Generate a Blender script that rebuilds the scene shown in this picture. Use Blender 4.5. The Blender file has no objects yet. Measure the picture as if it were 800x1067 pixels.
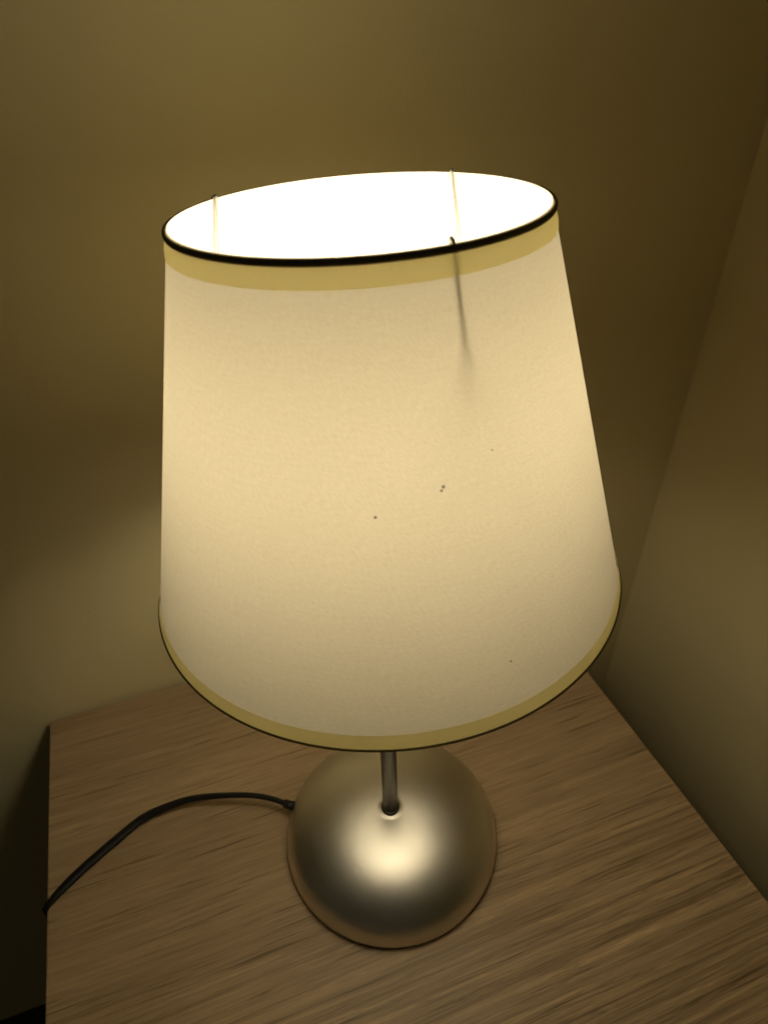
import bpy, bmesh, math, random
from mathutils import Vector, Matrix
random.seed(7)
SC = bpy.context.scene
COL = SC.collection
PI = math.pi

# ---------------------------------------------------------------- helpers
def link(name, bm, mat, parent=None, smooth=True):
    me = bpy.data.meshes.new(name)
    bmesh.ops.recalc_face_normals(bm, faces=bm.faces)
    bm.to_mesh(me); bm.free()
    if smooth:
        for p in me.polygons: p.use_smooth = True
    me.materials.append(mat)
    o = bpy.data.objects.new(name, me)
    COL.objects.link(o)
    if parent: o.parent = parent
    return o

def empty(name, loc=(0, 0, 0), rotz=0.0):
    o = bpy.data.objects.new(name, None)
    COL.objects.link(o)
    o.location = loc; o.rotation_euler = (0, 0, rotz)
    return o

def tag(o, label=None, cat=None, group=None, kind=None):
    if label: o['label'] = label
    if cat: o['category'] = cat
    if group: o['group'] = group
    if kind: o['kind'] = kind
    return o

def lathe(profile, seg=160, closed=False, uv=False):
    """profile: list of (r, z); revolved about z. r == 0 ends become poles."""
    bm = bmesh.new()
    rings = []
    for r, z in profile:
        if r < 1e-7:
            rings.append([bm.verts.new((0, 0, z))])
        else:
            rings.append([bm.verts.new((r*math.cos(2*PI*i/seg), r*math.sin(2*PI*i/seg), z)) for i in range(seg)])
    uvl = bm.loops.layers.uv.new('UVMap') if uv else None
    n = len(rings)
    for k in range(n if closed else n-1):
        a, b = rings[k], rings[(k+1) % n]
        for i in range(seg):
            j = (i+1) % seg
            if len(a) == 1 and len(b) == 1: continue
            if len(a) == 1: bm.faces.new((a[0], b[i], b[j]))
            elif len(b) == 1: bm.faces.new((a[i], a[j], b[0]))
            else:
                f = bm.faces.new((a[i], a[j], b[j], b[i]))
                if uv:
                    us = (i/seg, (i+1)/seg, (i+1)/seg, i/seg)
                    vs = (k/(n-1), k/(n-1), (k+1)/(n-1), (k+1)/(n-1))
                    for l, u, v in zip(f.loops, us, vs): l[uvl].uv = (u, v)
    return bm

def tube(bm, pts, rad, seg=12, cap=True, wide=None):
    """round (or, with wide=[(half width, half height, twist)], oval) tube along pts"""
    pts = [Vector(p) for p in pts]
    rings = []
    for i, p in enumerate(pts):
        t = (pts[min(i+1, len(pts)-1)] - pts[max(i-1, 0)]).normalized()
        up = Vector((0, 0, 1)) if abs(t.z) < 0.9 else Vector((0, 1, 0))
        s = t.cross(up).normalized(); u = s.cross(t).normalized()
        ring = []
        for k in range(seg):
            a = 2*PI*k/seg
            if wide:
                w, h, tw = wide[i]
                x, y = w*math.cos(a), h*math.sin(a)
                x, y = x*math.cos(tw)-y*math.sin(tw), x*math.sin(tw)+y*math.cos(tw)
            else:
                x, y = rad*math.cos(a), rad*math.sin(a)
            ring.append(bm.verts.new(p + s*x + u*y))
        rings.append(ring)
    for a, b in zip(rings, rings[1:]):
        for k in range(seg):
            j = (k+1) % seg
            bm.faces.new((a[k], a[j], b[j], b[k]))
    if cap:
        bm.faces.new(rings[0][::-1]); bm.faces.new(rings[-1])
    return bm

def spline(P, n=14):
    P = [Vector(p) for p in P]; out = []
    for i in range(len(P)-1):
        p0 = P[max(i-1, 0)]; p1 = P[i]; p2 = P[i+1]; p3 = P[min(i+2, len(P)-1)]
        for k in range(n):
            t = k/n
            out.append(0.5*((2*p1)+(p2-p0)*t+(2*p0-5*p1+4*p2-p3)*t*t+(3*p1-p0-3*p2+p3)*t**3))
    out.append(P[-1])
    return out

def prism(bm, poly, z0, z1):
    lo = [bm.verts.new((x, y, z0)) for x, y in poly]
    hi = [bm.verts.new((x, y, z1)) for x, y in poly]
    n = len(poly)
    for i in range(n):
        j = (i+1) % n
        bm.faces.new((lo[i], lo[j], hi[j], hi[i]))
    bm.faces.new(hi); bm.faces.new(lo[::-1])
    return bm

def bevel(bm, w, seg=3):
    bmesh.ops.bevel(bm, geom=list(bm.edges), offset=w, segments=seg, profile=0.5, affect='EDGES')
    return bm

# ---------------------------------------------------------------- materials
def mat(name):
    m = bpy.data.materials.new(name); m.use_nodes = True
    nt = m.node_tree; nt.nodes.clear()
    out = nt.nodes.new('ShaderNodeOutputMaterial')
    return m, nt, out

def N(nt, t, **kw):
    n = nt.nodes.new(t)
    for k, v in kw.items():
        if k in n.inputs: n.inputs[k].default_value = v
        else: setattr(n, k, v)
    return n

def ramp(nt, stops):
    r = nt.nodes.new('ShaderNodeValToRGB')
    e = r.color_ramp.elements
    while len(e) < len(stops): e.new(0.5)
    for el, (p, c) in zip(e, stops):
        el.position = p; el.color = (*c, 1)
    return r

def mixc(nt, a, b, fac, mode='MIX'):
    m = nt.nodes.new('ShaderNodeMix'); m.data_type = 'RGBA'; m.blend_type = mode
    for sock, v in ((m.inputs[6], a), (m.inputs[7], b), (m.inputs[0], fac)):
        if hasattr(v, 'links') or isinstance(v, bpy.types.NodeSocket): nt.links.new(v, sock)
        else: sock.default_value = (*v, 1) if isinstance(v, tuple) else v
    return m.outputs[2]

def math_(nt, op, a, b=0.0, clamp=False):
    m = nt.nodes.new('ShaderNodeMath'); m.operation = op; m.use_clamp = clamp
    for s, v in zip(m.inputs, (a, b)):
        if isinstance(v, bpy.types.NodeSocket): nt.links.new(v, s)
        else: s.default_value = v
    return m.outputs[0]

def mapped(nt, scale, coord='Object', loc=(0, 0, 0)):
    tc = nt.nodes.new('ShaderNodeTexCoord'); mp = nt.nodes.new('ShaderNodeMapping')
    mp.inputs['Scale'].default_value = scale; mp.inputs['Location'].default_value = loc
    nt.links.new(tc.outputs[coord], mp.inputs[0])
    return mp.outputs[0]

def noise(nt, vec, scale=1.0, detail=4.0, rough=0.5, dist=0.0):
    n = N(nt, 'ShaderNodeTexNoise', Scale=scale, Detail=detail, Roughness=rough, Distortion=dist)
    nt.links.new(vec, n.inputs['Vector'])
    return n.outputs['Fac']

def wall_mat(name, base):
    m, nt, out = mat(name)
    v = mapped(nt, (1, 1, 1))
    big = noise(nt, v, 5.0, 3.0); fine = noise(nt, v, 420.0, 4.0, 0.6)
    c = mixc(nt, tuple(0.94*x for x in base), tuple(1.05*x for x in base), big)
    b = N(nt, 'ShaderNodeBump', Strength=0.25, Distance=0.0006)
    nt.links.new(fine, b.inputs['Height'])
    p = N(nt, 'ShaderNodeBsdfPrincipled', Roughness=0.75)
    nt.links.new(c, p.inputs['Base Color']); nt.links.new(b.outputs[0], p.inputs['Normal'])
    nt.links.new(p.outputs[0], out.inputs[0])
    return m

def wood_mat():
    m, nt, out = mat('oak_laminate')
    # grain runs along local x
    warp = mapped(nt, (4.0, 7.0, 1.0))
    w = noise(nt, warp, 1.0, 3.0)
    tc = nt.nodes.new('ShaderNodeTexCoord')
    sep = nt.nodes.new('ShaderNodeSeparateXYZ'); nt.links.new(tc.outputs['Object'], sep.inputs[0])
    wob = math_(nt, 'MULTIPLY', math_(nt, 'SUBTRACT', w, 0.5), 0.007)
    y = math_(nt, 'ADD', sep.outputs[1], wob)
    cmb = nt.nodes.new('ShaderNodeCombineXYZ')
    nt.links.new(sep.outputs[0], cmb.inputs[0]); nt.links.new(y, cmb.inputs[1]); nt.links.new(sep.outputs[2], cmb.inputs[2])
    def stretch(sx, sy, off=0.0):
        mp = nt.nodes.new('ShaderNodeMapping'); mp.inputs['Scale'].default_value = (sx, sy, 1); mp.inputs['Location'].default_value = (off, off*1.7, 0)
        nt.links.new(cmb.outputs[0], mp.inputs[0]); return mp.outputs[0]
    broad = noise(nt, stretch(3.0, 34.0), 1.0, 4.0, 0.55, 0.3)
    streak = noise(nt, stretch(6.5, 300.0, 3.1), 1.0, 5.0, 0.6, 0.2)
    fine = noise(nt, stretch(40.0, 900.0, 7.7), 1.0, 3.0, 0.6)
    pore = noise(nt, stretch(16.0, 620.0, 11.3), 1.0, 2.0, 0.5)
    c1 = ramp(nt, [(0.30, (0.345, 0.240, 0.135)), (0.52, (0.395, 0.280, 0.160)), (0.74, (0.45, 0.325, 0.19))])
    nt.links.new(broad, c1.inputs[0])
    s = ramp(nt, [(0.36, (0.66, 0.64, 0.61)), (0.49, (0.94, 0.94, 0.94)), (0.61, (1.22, 1.22, 1.2))])
    nt.links.new(streak, s.inputs[0])
    g = math_(nt, 'MULTIPLY', math_(nt, 'SUBTRACT', math_(nt, 'MULTIPLY', y, -1.0), 0.18), 9.0, True)
    g = math_(nt, 'ADD', math_(nt, 'MULTIPLY', g, 0.66), 0.34)      # the board's grain is tighter along its front
    c = mixc(nt, c1.outputs[0], s.outputs[0], g, 'MULTIPLY')
    line = noise(nt, stretch(7.0, 230.0, 5.3), 1.0, 3.0, 0.55, 0.2)
    for lev, tone in ((0.45, 1.38), (0.52, 0.60), (0.57, 1.30)):
        dl = math_(nt, 'ABSOLUTE', math_(nt, 'SUBTRACT', line, lev))
        lf = math_(nt, 'SUBTRACT', 1.0, math_(nt, 'DIVIDE', dl, 0.017), True)
        c = mixc(nt, c, (tone, tone, tone*0.98), math_(nt, 'MULTIPLY', lf, math_(nt, 'MULTIPLY', g, 0.75)), 'MULTIPLY')
    f = ramp(nt, [(0.3, (0.8, 0.79, 0.77)), (0.7, (1.12, 1.12, 1.12))]); nt.links.new(fine, f.inputs[0])
    c = mixc(nt, c, f.outputs[0], 0.7, 'MULTIPLY')
    po = ramp(nt, [(0.60, (1, 1, 1)), (0.70, (0.45, 0.42, 0.38))]); nt.links.new(pore, po.inputs[0])
    c = mixc(nt, c, po.outputs[0], 0.75, 'MULTIPLY')
    hgt = math_(nt, 'ADD', math_(nt, 'MULTIPLY', streak, 0.7), math_(nt, 'MULTIPLY', fine, 0.3))
    b = N(nt, 'ShaderNodeBump', Strength=0.35, Distance=0.0009); nt.links.new(hgt, b.inputs['Height'])
    p = N(nt, 'ShaderNodeBsdfPrincipled', Roughness=0.5)
    p.inputs['Specular IOR Level'].default_value = 0.4
    nt.links.new(c, p.inputs['Base Color']); nt.links.new(b.outputs[0], p.inputs['Normal'])
    nt.links.new(p.outputs[0], out.inputs[0])
    return m

def fabric_mat(name, trans, refl, fac, weave=True, specks=()):
    """woven cloth: part of the light goes through, part is scattered back"""
    m, nt, out = mat(name)
    tc = nt.nodes.new('ShaderNodeTexCoord')
    mp = nt.nodes.new('ShaderNodeMapping'); mp.inputs['Scale'].default_value = (2*PI*0.082, 0.15, 1)
    nt.links.new(tc.outputs['UV'], mp.inputs[0])
    rot = nt.nodes.new('ShaderNodeMapping'); rot.inputs['Rotation'].default_value = (0, 0, math.radians(38))
    nt.links.new(mp.outputs[0], rot.inputs[0])
    st = nt.nodes.new('ShaderNodeMapping'); st.inputs['Scale'].default_value = (500, 2300, 1)
    nt.links.new(rot.outputs[0], st.inputs[0])
    tw = noise(nt, st.outputs[0], 1.0, 2.0, 0.5)
    st2 = nt.nodes.new('ShaderNodeMapping'); st2.inputs['Scale'].default_value = (90, 1300, 1)
    nt.links.new(mp.outputs[0], st2.inputs[0])
    th = noise(nt, st2.outputs[0], 1.0, 2.0)
    cloud = noise(nt, mapped(nt, (14, 14, 14)), 1.0, 3.0)
    k = math_(nt, 'ADD', math_(nt, 'MULTIPLY', math_(nt, 'SUBTRACT', tw, 0.5), 0.32),
              math_(nt, 'MULTIPLY', math_(nt, 'SUBTRACT', th, 0.5), 0.10))
    k = math_(nt, 'ADD', k, math_(nt, 'MULTIPLY', math_(nt, 'SUBTRACT', cloud, 0.5), 0.06))
    k = math_(nt, 'ADD', k, 1.0)
    for (px, py, pz, r) in specks:
        d = nt.nodes.new('ShaderNodeVectorMath'); d.operation = 'DISTANCE'
        nt.links.new(tc.outputs['Object'], d.inputs[0]); d.inputs[1].default_value = (px, py, pz)
        dd = math_(nt, 'ADD', d.outputs['Value'], math_(nt, 'MULTIPLY', math_(nt, 'SUBTRACT', tw, 0.5), r*0.9))
        inside = math_(nt, 'SUBTRACT', 1.0, math_(nt, 'DIVIDE', math_(nt, 'SUBTRACT', dd, r*0.6), r*0.6, True), True)
        k = math_(nt, 'MULTIPLY', k, math_(nt, 'SUBTRACT', 1.0, math_(nt, 'MULTIPLY', inside, 0.85)))
    cc = nt.nodes.new('ShaderNodeCombineXYZ')
    for i in range(3): nt.links.new(k, cc.inputs[i])
    ct = mixc(nt, trans, cc.outputs[0], 1.0, 'MULTIPLY')
    cr = mixc(nt, refl, cc.outputs[0], 1.0, 'MULTIPLY')
    t = nt.nodes.new('ShaderNodeBsdfTranslucent'); nt.links.new(ct, t.inputs[0])
    d = N(nt, 'ShaderNodeBsdfDiffuse', Roughness=0.5); nt.links.new(cr, d.inputs[0])
    mx = N(nt, 'ShaderNodeMixShader'); mx.inputs[0].default_value = fac
    nt.links.new(d.outputs[0], mx.inputs[1]); nt.links.new(t.outputs[0], mx.inputs[2])
    nt.links.new(mx.outputs[0], out.inputs[0])
    return m

def metal_mat(name, base, rough, aniso=0.0, brushed=True):
    m, nt, out = mat(name)
    p = N(nt, 'ShaderNodeBsdfPrincipled', Metallic=1.0, Roughness=rough)
    p.inputs['Anisotropic'].default_value = aniso
    v = mapped(nt, (1, 1, 1))
    n = noise(nt, v, 35.0, 5.0, 0.6)
    c = mixc(nt, tuple(0.9*x for x in base), tuple(1.06*x for x in base), n)
    nt.links.new(c, p.inputs['Base Color'])
    r = math_(nt, 'ADD', math_(nt, 'MULTIPLY', math_(nt, 'SUBTRACT', n, 0.5), 0.05), rough)
    nt.links.new(r, p.inputs['Roughness'])
    if aniso:                                   # spun metal: brush lines run round the foot
        tg = nt.nodes.new('ShaderNodeTangent'); tg.direction_type = 'RADIAL'; tg.axis = 'Z'
        nt.links.new(tg.outputs[0], p.inputs['Tangent'])
    if brushed:
        f = noise(nt, mapped(nt, (300, 300, 3000)), 1.0, 2.0)
        b = N(nt, 'ShaderNodeBump', Strength=0.12, Distance=0.0003); nt.links.new(f, b.inputs['Height'])
        nt.links.new(b.outputs[0], p.inputs['Normal'])
    nt.links.new(p.outputs[0], out.inputs[0])
    return m

def plain_mat(name, base, rough, spec=0.5, var=0.15, scale=60.0):
    m, nt, out = mat(name)
    p = N(nt, 'ShaderNodeBsdfPrincipled', Roughness=rough)
    p.inputs['Specular IOR Level'].default_value = spec
    n = noise(nt, mapped(nt, (1, 1, 1)), scale, 4.0)
    c = mixc(nt, tuple((1-var)*x for x in base), tuple((1+var)*x for x in base), n)
    nt.links.new(c, p.inputs['Base Color']); nt.links.new(p.outputs[0], out.inputs[0])
    return m

def glow_mat(name, col, strength):
    m, nt, out = mat(name)
    e = N(nt, 'ShaderNodeEmission', Strength=strength); e.inputs[0].default_value = (*col, 1)
    nt.links.new(e.outputs[0], out.inputs[0])
    return m

# ---------------------------------------------------------------- dimensions (metres)
RB, RT, ZB, ZT = 0.0997, 0.0616, 0.2692, 0.4179      # lamp shade
HS = ZT - ZB
TX, TY = -0.0758, -0.0360                           # the shade sits slightly crooked
DR, DH, DZ = 0.0727, 0.0355, 0.0015                 # domed foot
CORNER = Vector((0.27034, 0.28053))                 # where the two walls meet
BACK_A = Vector((-0.27617, 0.10413))
bdir = (CORNER - BACK_A).normalized()
rdir = Vector((bdir.y, -bdir.x))                    # right wall runs towards the camera
ang = math.atan2(bdir.y, bdir.x)

BULB_POWER = 27.0
M_WALL = wall_mat('wall_paint', (0.78, 0.68, 0.385))
M_WOOD = wood_mat()
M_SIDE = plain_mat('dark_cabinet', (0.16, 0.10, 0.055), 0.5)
M_FLOOR = plain_mat('dark_floor', (0.02, 0.016, 0.012), 0.6)
M_METAL = metal_mat('satin_nickel', (0.72, 0.70, 0.645), 0.40, 0.3, False)
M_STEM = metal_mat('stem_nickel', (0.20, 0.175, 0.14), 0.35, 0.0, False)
M_CORD = plain_mat('black_cord_rubber', (0.008, 0.008, 0.008), 0.42, 0.4)
M_TRIM = plain_mat('dark_brown_braid', (0.15, 0.12, 0.055), 0.8, 0.2, 0.3, 900.0)
M_WIRE = metal_mat('coated_wire', (0.55, 0.53, 0.48), 0.4, 0.0, False)
M_SOCKET = plain_mat('white_lamp_holder', (0.65, 0.62, 0.55), 0.4)
M_BULB = glow_mat('lit_bulb_glass', (1.0, 0.872, 0.625), BULB_POWER)

# ---------------------------------------------------------------- setting
def wall_panel(name, p0, p1, outward, z0, z1, th=0.08):
    bm = bmesh.new()
    a, b = Vector(p0), Vector(p1); o = Vector(outward)*th
    prism(bm, [tuple(a), tuple(b), tuple(b+o), tuple(a+o)], z0, z1)
    return tag(link(name, bm, M_WALL, None, False), kind='structure')
FLOOR_Z = -0.52
gap = 0.004
bn = Vector((-bdir.y, bdir.x))
b0 = BACK_A + bn*gap
w = wall_panel('back_wall', b0 - bdir*2.2, CORNER + bn*gap + bdir*0.02, bn, FLOOR_Z, 2.0)
tag(w, 'plain beige painted wall behind the table lamp', 'wall')
c0 = CORNER + bn*(gap+0.08)
w = wall_panel('right_wall', c0 + bdir*0.001, c0 + rdir*2.2 + bdir*0.001, bdir, FLOOR_Z, 2.0)
tag(w, 'plain beige painted wall to the right of the wooden nightstand', 'wall')
bm = bmesh.new(); prism(bm, [(-3, -3), (3, -3), (3, 3), (-3, 3)], FLOOR_Z-0.05, FLOOR_Z-0.002)
tag(link('floor', bm, M_FLOOR, None, False), 'dark floor beside the nightstand', 'floor', kind='structure')

# ---------------------------------------------------------------- nightstand
ns = empty('nightstand', (BACK_A.x, BACK_A.y, FLOOR_Z), ang)
tag(ns, 'oak brown wood grain nightstand standing under the lamp in the wall corner', 'nightstand')
def local(x, y):
    d = Vector((x, y)) - BACK_A
    return (d.dot(bdir), d.dot(bn))
A = (-0.27617, 0.10413)
ld = Vector((-0.20713+0.27617, -0.10318-0.10413)).normalized()
rd_ = Vector((0.24124-0.17415, -0.05448-0.13008)).normalized()
# back right corner: right edge line meets the back edge line
r1 = Vector((0.17415, 0.13008)); d = r1 - BACK_A
den = bdir.x*rd_.y - bdir.y*rd_.x
t = (d.x*rd_.y - d.y*rd_.x)/den
BR = BACK_A + bdir*t
FL = Vector(A) + ld*0.37; FR = BR + rd_*0.37
poly = [local(*p) for p in (A, FL, FR, BR)]
bm = bmesh.new(); prism(bm, poly, -FLOOR_Z-0.022, -FLOOR_Z); bevel(bm, 0.0012, 2)
link('table_top', bm, M_WOOD, ns, False)
def shrink(poly, k):
    cx = sum(p[0] for p in poly)/4; cy = sum(p[1] for p in poly)/4
    return [(cx+(x-cx)*k, cy+(y-cy)*k) for x, y in poly]
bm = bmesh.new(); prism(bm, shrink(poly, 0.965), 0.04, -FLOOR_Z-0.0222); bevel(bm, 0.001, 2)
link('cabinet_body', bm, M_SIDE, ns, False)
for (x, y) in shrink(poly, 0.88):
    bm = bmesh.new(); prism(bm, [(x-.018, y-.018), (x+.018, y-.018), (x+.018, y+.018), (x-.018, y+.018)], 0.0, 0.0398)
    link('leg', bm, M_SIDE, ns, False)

# ---------------------------------------------------------------- table lamp
lamp = empty('table_lamp', (0, 0, 0))
tag(lamp, 'lit table lamp with cream tapered fabric shade on a round brushed metal foot', 'table lamp')

# foot: low dome with a felt pad under it
prof = [(0.0, DZ), (DR-0.004, DZ), (DR-0.001, DZ+0.0006), (DR, DZ+0.002)]
EXP = 2.25
n = 48
for i in range(1, n+1):
    a = (PI/2)*i/n
    r = DR*math.cos(a)**(2/EXP); z = DZ+0.002+(DH-0.002)*math.sin(a)**(2/EXP)
    if r > 0.0075: prof.append((r, z))
zt = DZ+DH
prof += [(0.0070, zt-0.0001), (0.0064, zt+0.0002), (0.0, zt+0.0002)]
foot = link('lamp_foot', lathe(prof, 192), M_METAL, lamp)
bm = lathe([(0.0, 0.0), (DR-0.006, 0.0), (DR-0.006, DZ+0.0002), (0.0, DZ+0.0002)], 96)
link('felt_pad', bm, plain_mat('black_felt', (0.012, 0.012, 0.012), 0.95, 0.1), foot, False)

SZ0 = 0.273
ST = 0.0049
bm = lathe([(0, zt+0.0007), (ST, zt+0.0007), (ST, SZ0), (0, SZ0)], 48)
stem = link('stem', bm, M_STEM, lamp)
bm = lathe([(ST+.0001, zt+0.0008), (0.0060, zt+0.0008), (0.0062, zt+0.0013), (0.0060, zt+0.0024), (0.0054, zt+0.0030), (ST+.0001, zt+0.0031)], 48, True)
link('collar', bm, M_STEM, stem)

bm = lathe([(0, SZ0+.0002), (0.0130, SZ0+.0002), (0.0165, SZ0+.004), (0.0165, SZ0+.026), (0.0145, SZ0+.030), (0, SZ0+.030)], 64)
socket = link('lamp_holder', bm, M_SOCKET, lamp)

BZ = SZ0+0.0302          # bulb: white neck, then a long frosted globe
BR_, BH_ = 0.0265, 0.036; BC = BZ+0.040
a0 = -1.08
hp = [(0, BZ), (0.0105, BZ), (BR_*math.cos(a0)+.0003, BC+BH_*math.sin(a0)-.0003), (0, BC+BH_*math.sin(a0)-.0003)]
bp = [(0, BC+BH_*math.sin(a0))]
for i in range(0, 41):
    a = a0 + (PI/2-a0)*i/40
    bp.append((max(0.0, BR_*math.cos(a)) if i < 40 else 0.0, BC+BH_*math.sin(a)))
bulb = link('bulb', lathe(bp, 64), M_BULB, lamp)
link('bulb_housing', lathe(hp, 64), M_SOCKET, bulb)

# shade, with its own tilt about the middle of its height
cz = ZB + HS*0.5
RotM = Matrix.Rotation(TY, 4, 'Y') @ Matrix.Rotation(TX, 4, 'X')
shade_mtx = Matrix.Translation((0, 0, cz)) @ RotM @ Matrix.Translation((0, 0, -HS*0.5))
def sr(k): return RB + (RT-RB)*k
def sp(k, deg, off=0.0):
    a = math.radians(deg); r = sr(k)+off
    return (r*math.cos(a), r*math.sin(a), k*HS)
specks = [(*sp(.5375, 269.5), .00050), (*sp(.580, 284.5), .00060), (*sp(.573, 284.0), .00045), (*sp(.625, 297.0), .00028), (*sp(.1525, 295.0), .0004)]
M_FAB = fabric_mat('cream_shade_cloth', (0.80, 0.71, 0.525), (0.74, 0.715, 0.66), 0.168, True, specks)
M_HEM = fabric_mat('folded_hem_cloth', (0.95, 0.89, 0.50), (0.74, 0.68, 0.42), 0.82)
nv = 40
bm = lathe([(sr(k/nv), HS*k/nv) for k in range(nv+1)], 256, False, True)
shade = link('lamp_shade', bm, M_FAB, lamp); shade.matrix_local = shade_mtx
def band(name, k0, k1, off):
    prof = [(sr(k0+(k1-k0)*i/4)+off*(1 if 0 < i < 4 else .45), HS*(k0+(k1-k0)*i/4)) for i in range(5)]
    return link(name, lathe(prof, 256, False, True), M_HEM, shade)
HB = 0.0078/HS
band('top_hem', 1-HB, 0.999, 0.0006)
band('bottom_hem', 0.001, 0.0058/HS, 0.0006)
def ring_trim(name, k, dz, rr, rz, off):
    z0 = HS*k+dz; r0 = sr(k)+off
    prof = [(r0+rr*math.cos(2*PI*i/12), z0+rz*math.sin(2*PI*i/12)) for i in range(12)]
    return link(name, lathe(prof, 256, True), M_TRIM, shade)
ring_trim('top_trim', 1.0, -0.0011, 0.0006, 0.0011, 0.0010)
ring_trim('bottom_trim', 0.0, 0.0002, 0.0004, 0.0004, 0.0005)

# wire carrier: three arms hooked over the top rim, running down to a ring on the holder
inv = shade_mtx.inverted()
ringz = SZ0 + 0.018
fr = None
bm = bmesh.new()
pts = [inv @ Vector((0.0182*math.cos(2*PI*i/40), 0.0182*math.sin(2*PI*i/40), ringz)) for i in range(41)]
tube(bm, pts, 0.0011, 8, False)
carrier = link('carrier_ring', bm, M_WIRE, shade)
for deg in (293.5, 54.5, 149.5):
    a = math.radians(deg)
    end = inv @ Vector((0.0182*math.cos(a), 0.0182*math.sin(a), ringz))
    hook = Vector(sp(1.0, deg, 0.0010)) + Vector((0, 0, -0.001))
    top = Vector(sp(1.0, deg, -0.0002)) + Vector((0, 0, 0.0007))
    ins = Vector(sp(0.985, deg, -0.0015))
    low = Vector(sp(0.80, deg, -0.0050))
    bm = bmesh.new()
    path = [hook, top, ins, low] + [low.lerp(end, q) for q in (0.25, 0.5, 0.75, 1.0)]
    tube(bm, spline(path, 8), 0.00065, 8)
    link('wire_arm', bm, M_WIRE, carrier)

# power cord: flat twin flex, lying on its side by the edge and standing up near the foot
cp = [(-0.064, 0.0165, 0.012), (-0.0716, 0.0179, 0.012), (-0.0837, 0.0227, 0.0122), (-0.1000, 0.0263, 0.0122), (-0.1188, 0.0275, 0.0115),
      (-0.1406, 0.0278, 0.009), (-0.1572, 0.0244, 0.0075), (-0.1771, 0.0166, 0.005), (-0.1937, 0.0015, 0.0038),
      (-0.2093, -0.0148, 0.0032), (-0.2204, -0.0286, 0.0030), (-0.2262, -0.0368, 0.0024), (-0.2280, -0.0388, 0.0010),
      (-0.2291, -0.0400, -0.005), (-0.2288, -0.0402, -0.04), (-0.2290, -0.0402, -0.20), (-0.2305, -0.041, -0.40), (-0.234, -0.040, FLOOR_Z+0.012), (-0.25, -0.03, FLOOR_Z+0.003), (-0.28, 0.0, FLOOR_Z+0.003)]
path = spline(cp, 10)
wide = []
for i, pnt in enumerate(path):
    f = min(1.0, max(0.0, (-pnt.x-0.09)/0.11)); f = f*f*(3-2*f)
    e = min(1.0, max(0.0, (-pnt.x-0.218)/0.009))
    wide.append((0.0019+0.0015*f-0.0010*e, 0.0019-0.0004*e, 0.0))
bm = bmesh.new(); tube(bm, path, 0, 14, True, wide)
cord = link('power_cord', bm, M_CORD, lamp)
bm = bmesh.new(); tube(bm, [Vector((-0.0690, 0.01725, 0.012)), Vector((-0.0718, 0.0179, 0.012)), Vector((-0.0755, 0.0193, 0.0121))], 0.0031, 16)
link('cord_grommet', bm, M_CORD, cord)

# ---------------------------------------------------------------- world, camera
W = bpy.data.worlds.new('World'); SC.world = W; W.use_nodes = True
bg = W.node_tree.nodes['Background']; bg.inputs[0].default_value = (1.0, 0.85, 0.50, 1); bg.inputs[1].default_value = 0.022

cam = bpy.data.cameras.new('camera'); co = bpy.data.objects.new('camera', cam); COL.objects.link(co)
F, PITCH, ROLL, YAW = 714.14, 0.68411, -0.032818, 0.0093735
fwd = Vector((math.sin(YAW)*math.cos(PITCH), math.cos(YAW)*math.cos(PITCH), -math.sin(PITCH)))
r0 = fwd.cross(Vector((0, 0, 1))).normalized(); u0 = r0.cross(fwd)
rr = r0*math.cos(ROLL) + u0*math.sin(ROLL); uu = -r0*math.sin(ROLL) + u0*math.cos(ROLL)
co.matrix_world = Matrix(((rr.x, uu.x, -fwd.x, 0), (rr.y, uu.y, -fwd.y, -0.231012), (rr.z, uu.z, -fwd.z, 0.4813), (0, 0, 0, 1)))
cam.sensor_fit = 'VERTICAL'; cam.sensor_height = 36.0; cam.sensor_width = 27.0
cam.lens = F/1067*36.0
cam.clip_start = 0.01; cam.clip_end = 50
cam.dof.use_dof = True; cam.dof.focus_distance = 0.32; cam.dof.aperture_fstop = 15.0
SC.camera = co

SC.render.engine = 'CYCLES'
SC.cycles.use_denoising = True
SC.cycles.max_bounces = 14; SC.cycles.diffuse_bounces = 8; SC.cycles.transmission_bounces = 10
SC.cycles.glossy_bounces = 6
SC.cycles.sample_clamp_indirect = 0
SC.view_settings.view_transform = 'Standard'; SC.view_settings.look = 'None'
SC.view_settings.exposure = 0.18; SC.view_settings.gamma = 1.0
